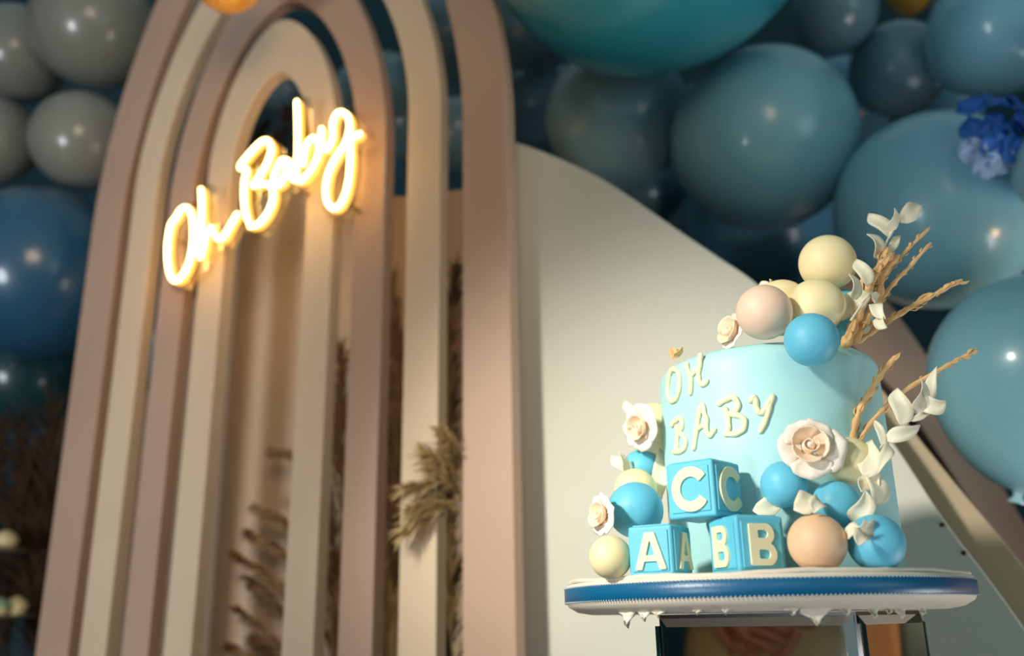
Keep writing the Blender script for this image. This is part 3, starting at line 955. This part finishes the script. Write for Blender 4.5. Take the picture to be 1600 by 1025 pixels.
sprig('leaf_sprig', 'bleached white leaf sprig rising highest from the cake top', [(1362, 440), (1376, 402), (1388, 372), (1400, 352), (1412, 338)],
      [(1390, 372, 1357, 334, 10, .1), (1393, 362, 1398, 325, 7, .05), (1403, 347, 1439, 320, 10, .12), (1378, 402, 1354, 366, 10, .18), (1383, 396, 1407, 368, 5, .1)], .765, .76)
sprig('leaf_sprig', 'cluster of white cupped leaves in front of dried stems on cake top', [(1330, 500), (1345, 478), (1362, 455)],
      [(1355, 448, 1338, 405, 9, .12), (1338, 468, 1326, 428, 9, .15), (1362, 458, 1284, 500, 12, -.12), (1358, 476, 1384, 498, 8, .1), (1362, 458, 1372, 478, 9, .1), (1368, 498, 1386, 512, 8, .1)], .735, .74)
sprig('leaf_sprig', 'long white curling leaf sprig hanging down the right side of cake', [(1342, 836), (1362, 806), (1373, 760), (1372, 715), (1382, 690), (1408, 668), (1436, 646), (1458, 630)],
      [(1408, 666, 1402, 606, 12, .1), (1433, 648, 1440, 592, 11, .1), (1448, 626, 1464, 572, 7, -.2), (1440, 642, 1478, 626, 12, .12), (1420, 658, 1452, 648, 4, .2), (1384, 690, 1438, 664, 9, .15),
       (1380, 700, 1366, 656, 5, .2), (1384, 690, 1372, 740, 7, .2), (1352, 748, 1364, 686, 15, .12), (1374, 742, 1346, 768, 10, -.2), (1368, 790, 1362, 738, 14, .15), (1345, 826, 1352, 766, 13, .1)], .70, .715)
sprig('star_leaf', 'small star of white leaves over the farthest right blue ball', [(1342, 834), (1344, 828), (1346, 822)],
      [(1343, 829, 1320, 833, 9, .1), (1343, 829, 1342, 853, 10, .1), (1343, 829, 1371, 820, 9, .15), (1343, 829, 1350, 812, 7, .1)], .672, .672, .0008)
sprig('drape_leaf', 'long pale leaf draped down left edge of the cake', [(1028, 632), (1026, 640)],
      [(1028, 636, 1022, 772, 13, .03), (1031, 700, 1030, 790, 10, .03)], .865, .865, .001)
sprig('leaf_tip', 'tiny white leaf tip above the left rose', [(990, 662), (986, 652)], [(988, 655, 977, 626, 6, .1), (984, 648, 992, 632, 4, .1)], .87, .87, .0008)
sprig('leaf_tip', 'thin white leaf sticking out left beside the small blue ball', [(985, 742), (978, 735)], [(985, 742, 955, 712, 8, .1), (982, 738, 966, 706, 5, .1)], .86, .86, .0008)
sprig('leaf_tip', 'tiny white leaf tip behind the pale peach ball on top', [(1200, 452), (1199, 446)], [(1200, 450, 1188, 442, 5, .1), (1200, 449, 1203, 436, 4, .1)], .80, .80, .0008)
sprig('sugar_petal', 'loose white petal between two blue balls right of the cake', [(1262, 800), (1260, 792)], [(1240, 797, 1276, 776, 13, .15), (1276, 776, 1272, 802, 10, .1)], .685, .685, .0008)
sprig('sugar_petal', 'pale half-round petal behind the B block top', [(1190, 798), (1196, 796)], [(1176, 798, 1228, 790, 12, .12)], .725, .725, .0008)
sprig('dried_petal', 'tiny orange dried tuft at the top left rim of the cake', [(1052, 556), (1058, 550)], [(1050, 560, 1053, 543, 5, .1), (1055, 558, 1066, 541, 4, .1), (1052, 560, 1060, 546, 5, .1)], .80, .80, .001, dry_wheat)


def wheat(label, pts, r, Y0, Y1, nh, side=None, grp='dried twigs'):
    n = len(pts)
    W = [at(x, y, Y0 + (Y1 - Y0) * i / (n - 1)) for i, (x, y) in enumerate(pts)]
    root = empty('dried_twig', W[0], label, 'dried twig', grp)
    sp = spline(W, 7); N = len(sp)
    s0 = .70 / F_PX
    rad = [s0 * r * (1 - .35 * i / N) * (1 + .22 * sin(i * 1.7) + random.uniform(-.12, .12)) for i in range(N)]
    obj('stem', tube(sp, rad, 8), dry_wheat, root)
    if side: 
        Ws = [at(x, y, (Y0 + Y1) / 2) for x, y in side]
        obj('side_shoot', tube(spline(Ws, 6), s0 * r * .5, 6), dry_wheat, root)
    nh = int(nh * 1.7)
    for k in range(nh):
        t = (k + .5) / nh; i = min(int(t * (N - 1)), N - 2)
        d = (sp[i + 1] - sp[i]).normalized()
        sd = d.cross(Vector((random.gauss(0, 1), random.gauss(0, 1), random.gauss(0, 1)))).normalized()
        p = sp[i] + sd * rad[i] * .6
        q = p + (d * .9 + sd * .36).normalized() * s0 * r * random.uniform(2.2, 3.6)
        obj('husk', leaf(p, q, s0 * r * .42, sd, .1, .4, 4), dry_wheat, root, solid=.0006)
    return root


wheat('thin dried stem pointing up right, upper of the pair over sky blue balloon', [(1366, 462), (1382, 432), (1410, 398), (1452, 356)], 4.2, .77, .77, 7)
wheat('thin dried stem pointing up right, lower of the pair over sky blue balloon', [(1370, 478), (1392, 448), (1420, 418), (1454, 380)], 4.2, .765, .765, 7)
wheat('thick dried stem reaching right from cake top with a forked shoot', [(1340, 534), (1375, 510), (1420, 482), (1460, 460), (1502, 438)], 5.6, .775, .77, 9, side=[(1428, 478), (1440, 464), (1452, 459)])
wheat('dried stem at right of cake rising steeply above the cream ball', [(1330, 690), (1342, 645), (1366, 602), (1398, 558)], 6.0, .75, .745, 9)
wheat('long dried stem at right of cake ending over the light blue balloon', [(1338, 694), (1372, 648), (1414, 610), (1470, 577), (1500, 560), (1526, 549)], 4.6, .752, .74, 9)
wheat('knobbly dried bundle in the middle of top decoration, left strand', [(1322, 536), (1338, 500), (1352, 462), (1372, 420), (1392, 398)], 9.5, .748, .752, 9)
wheat('knobbly dried bundle in the middle of top decoration, right strand', [(1334, 532), (1358, 490), (1374, 462), (1378, 430), (1400, 402)], 8.5, .752, .756, 9)

# ------------------------------------------------------------------ blue hydrangea among the balloons
h_blue = mat('hydrangea_blue', (40, 104, 190), .6, var=.25, vscale=40); h_pale = mat('hydrangea_pale', (150, 176, 214), .6, var=.2, vscale=40)
stem_g = mat('stem_green', (46, 70, 50), .7)
HY = 1.16
hc = at(1548, 205, HY)
hyd = empty('hydrangea', hc, 'blue artificial hydrangea bloom tucked among right-hand balloons', 'flower')
obj('stem', tube([at(1640, 225, 1.30), at(1590, 215, HY + .08), at(1552, 205, HY + .03)], .004, 8), stem_g, hyd)
for k, (x, y) in enumerate(((1518, 172), (1550, 165), (1585, 168), (1598, 192), (1522, 205), (1556, 195), (1582, 208), (1520, 236), (1550, 228), (1575, 232), (1540, 256), (1562, 250))):
    c = at(x, y, HY - .008 * math.hypot(1, 1) + random.uniform(-.006, .012))
    nn = Vector(((x - 1548) / 60, -1, -(y - 205) / 60)).normalized()
    mt = h_pale if k in (7, 10, 11) else h_blue
    fl = obj('floret', ball(c, .0022, 8, 6), h_pale, hyd)
    X, Yv, N_ = frame(nn)
    for q in range(4):
        a = q * pi / 2 + random.uniform(-.3, .3) + k
        dr = (X * cos(a) + Yv * sin(a) + N_ * random.uniform(-.15, .35)).normalized()
        obj('petal', leaf(c, c + dr * .0215, .0125, N_, .16, .22, 5), mt, fl, solid=.0005)

# ------------------------------------------------------------------ cloth and panel added out of view to give the plinth's side its reflection
terra = mat('terracotta_cloth', (206, 132, 72), .8, bump=.15, bscale=120)
V = []
for i in range(41):
    t = i / 40
    p = Vector((1.00 + .42 * t, 1.245 - .33 * t + .018 * sin(t * 40), 0))
    V += [p + Vector((.03, -.024, 0)) * (1 - t), p + Vector((0, 0, 1.9)) - Vector((.07, -.055, 0)) * (1 - t)]
tag(obj('reflection_cloth', (V, [(2 * i, 2 * i + 2, 2 * i + 3, 2 * i + 1) for i in range(40)]), terra, origin=(1.2, 1.1, 0), solid=.003),
    'added terracotta cloth out of view, colouring the right face of the mirrored plinth', 'reflection_cloth')
sage = mat('panel_sage', (176, 178, 150), .65, bump=.08, bscale=60, var=.05, vscale=3)
q_ = Vector((.61, -.79, 0))
tag(obj('backdrop_panel', box(Vector((1.08, 1.43, .8)), (q_, Vector((.79, .61, 0)), AX[2]), (.5, .02, 1.6)), sage, smooth=False, origin=(1.08, 1.43, 0)),
    'added sage panel out of view, mirrored beside the cloth in right face of plinth', 'panel')

# ------------------------------------------------------------------ the guest mirrored in the plinth (beside the viewer, outside the frame)
def skin_body(name, joints, bones, mt, parent, sub=1):
    """one continuous surface grown from a skeleton: joints {k: (pos, radius x, radius y)}"""
    off = WORLD.get(parent.name, Vector())
    keys = list(joints); me = bpy.data.meshes.new(name)
    me.from_pydata([tuple(Vector(joints[k][0]) - off) for k in keys], [(keys.index(a), keys.index(b)) for a, b in bones], [])
    o = bpy.data.objects.new(name, me); link(o, parent)
    me.materials.append(mt)
    md = o.modifiers.new('skin', 'SKIN'); md.use_smooth_shade = True
    for i, k in enumerate(keys):
        sv = me.skin_vertices[0].data[i]
        sv.radius = joints[k][1:3]; sv.use_root = (i == 0)
    if sub:
        sm = o.modifiers.new('sub', 'SUBSURF'); sm.levels = sub; sm.render_levels = sub
    return o


skin_m = mat('skin', (190, 122, 92), .5, sub=.1, var=.06, vscale=30)
cloth_black = mat('cloth_black', (24, 24, 28), .8, bump=.2, bscale=300)
cloth_cream = mat('cloth_cream', (206, 180, 132), .8, bump=.2, bscale=300)
hair_m = mat('hair_dark', (36, 26, 20), .6, bump=.3, bscale=400)
shoe_m = mat('shoe_black', (20, 20, 22), .5)
GX = Vector((-.96, .14, 0)); GF = Vector((.84, .54, 0)).normalized(); GS = Vector((-GF.y, GF.x, 0))     # faces the plinth
guest = empty('person', GX, 'person in black jacket and cream dress with clasped hands, reflected in the plinth', 'person')


def gp(s_, f, z):
    return GX + GS * s_ + GF * f + Vector((0, 0, z))


J = dict(pelvis=(gp(0, 0, .86), .15, .10), waist=(gp(0, .01, 1.02), .125, .095), chest=(gp(0, 0, 1.22), .14, .10), neck0=(gp(0, 0, 1.36), .06, .055), neck=(gp(0, .01, 1.42), .05, .05),
         head=(gp(0, .02, 1.50), .07, .085), crown=(gp(0, .02, 1.59), .055, .065))
Bn = [('pelvis', 'waist'), ('waist', 'chest'), ('chest', 'neck0'), ('neck0', 'neck'), ('neck', 'head'), ('head', 'crown')]
for sd, q in (('l', 1), ('r', -1)):
    J.update({'hip' + sd: (gp(.085 * q, 0, .80), .085, .085), 'knee' + sd: (gp(.085 * q, .01, .46), .055, .055), 'ankle' + sd: (gp(.085 * q, -.01, .09), .036, .036), 'toe' + sd: (gp(.09 * q, .13, .035), .035, .025),
              'sh' + sd: (gp(.165 * q, -.01, 1.31), .055, .055), 'elb' + sd: (gp(.235 * q, .02, 1.12), .042, .042), 'wr' + sd: (gp(.075 * q, .20, 1.05 + .01 * q), .026, .022)})
    Bn += [('pelvis', 'hip' + sd), ('hip' + sd, 'knee' + sd), ('knee' + sd, 'ankle' + sd), ('ankle' + sd, 'toe' + sd), ('chest', 'sh' + sd), ('sh' + sd, 'elb' + sd), ('elb' + sd, 'wr' + sd)]
skin_body('body', J, Bn, skin_m, guest, 2)
# hands: a palm and five bent fingers each, folded over one another
for q in (1, -1):
    wr = J['wrl' if q == 1 else 'wrr'][0]
    dr = (GS * (-q * .9) + GF * .35 + Vector((0, 0, -.28))).normalized(); nrm_ = (GF + Vector((0, 0, .3))).normalized(); nrm_ = (nrm_ - dr * nrm_.dot(dr)).normalized(); sdv = dr.cross(nrm_) * q
    b0 = wr + GF * (.012 if q == 1 else -.012)
    hj = {'w': (b0, .024, .017), 'p': (b0 + dr * .045, .036, .016), 'k': (b0 + dr * .08, .036, .014)}
    hb = [('w', 'p'), ('p', 'k')]
    for k_, (sp_, ln) in enumerate(((-.030, .062), (-.010, .072), (.010, .068), (.029, .052))):
        base = b0 + dr * .082 + sdv * sp_
        m1 = base + dr * ln * .5 + nrm_ * .004; tp_ = base + dr * ln * .85 - nrm_ * ln * .35
        for a_, p_, r_ in (('a', base, .0095), ('b', m1, .0088), ('c', tp_, .0075)):
            hj['f%d%s' % (k_, a_)] = (p_, r_, r_)
        hb += [('k', 'f%da' % k_), ('f%da' % k_, 'f%db' % k_), ('f%db' % k_, 'f%dc' % k_)]
    th = b0 + dr * .03 - sdv * .034
    hj['t0'] = (th, .012, .012); hj['t1'] = (th + dr * .03 - sdv * .02 + nrm_ * .008, .010, .010); hj['t2'] = (th + dr * .058 - sdv * .018 + nrm_ * .014, .0085, .0085)
    hb += [('w', 't0'), ('t0', 't1'), ('t1', 't2')]
    skin_body('hand', hj, hb, skin_m, guest, 2)
# clothes: long dress, open jacket with sleeves
def shell(name, rings, mt, n=28):
    V = []; Fc = []
    for z, rs, rf, cf in rings:
        for k in range(n):
            a = 2 * pi * k / n
            fold = 1 + .03 * sin(a * 7) * max(0, (.9 - z))
            V.append(gp(rs * cos(a) * fold, cf + rf * sin(a) * fold, z))
    for i in range(len(rings) - 1):
        for k in range(n):
            Fc.append((i * n + k, i * n + (k + 1) % n, (i + 1) * n + (k + 1) % n, (i + 1) * n + k))
    return obj(name, (V, Fc), mt, guest, solid=.004)


shell('dress', [(.22, .24, .22, .02), (.50, .22, .19, .01), (.80, .185, .145, 0), (.93, .175, .14, .01), (1.04, .155, .14, .01), (1.10, .15, .135, .005), (1.16, .16, .13, 0)], cloth_cream)
shell('jacket', [(1.045, .178, .150, .0), (1.10, .172, .148, 0), (1.22, .18, .135, 0), (1.31, .165, .105, -.01), (1.365, .085, .075, 0)], cloth_black)
for q in (1, -1):
    sh, el, wr = (J[k + ('l' if q == 1 else 'r')][0] for k in ('sh', 'elb', 'wr'))
    fin = el.lerp(wr, .45)
    obj('sleeve', tube(spline([sh + Vector((0, 0, .01)), sh.lerp(el, .5), el, fin], 5), [.072 - .0016 * i for i in range(16)], 14), cloth_black, guest)
    fc = J['ankle' + ('l' if q == 1 else 'r')][0]
    obj('shoe', tube([fc + Vector((0, 0, -.045)) - GF * .05, fc + Vector((0, 0, -.045)) + GF * .05, fc + Vector((0, 0, -.055)) + GF * .15], [.040, .045, .034], 12, flat=.75), shoe_m, guest)
hd = gp(0, .02, 1.53)
obj('hair', ball(hd + Vector((0, 0, .03)) - GF * .035, .105, 24, 16, (1, 1, 1.1)), hair_m, guest)
eye_m = mat('eye_white', (230, 226, 220), .2); iris = mat('eye_iris', (50, 34, 24), .2); lip = mat('lips', (170, 90, 84), .5)
for q in (1, -1):
    e_ = obj('eye', ball(hd + GS * (.031 * q) + GF * .083 + Vector((0, 0, -.005)), .012, 12, 8), eye_m, guest)
    obj('iris', ball(hd + GS * (.031 * q) + GF * .0925 + Vector((0, 0, -.005)), .006, 10, 6), iris, e_)
    obj('ear', ball(hd + GS * (.082 * q) + GF * .0 + Vector((0, 0, -.02)), .022, 12, 8, (.5, .8, 1.3)), skin_m, guest)
obj('nose', tube([hd + GF * .085 + Vector((0, 0, .0)), hd + GF * .105 + Vector((0, 0, -.035)), hd + GF * .09 + Vector((0, 0, -.045))], [.008, .013, .010], 10), skin_m, guest)
obj('mouth', tube([hd + GS * -.022 + GF * .082 + Vector((0, 0, -.068)), hd + GF * .091 + Vector((0, 0, -.070)), hd + GS * .022 + GF * .082 + Vector((0, 0, -.068))], [.003, .007, .003], 8), lip, guest)
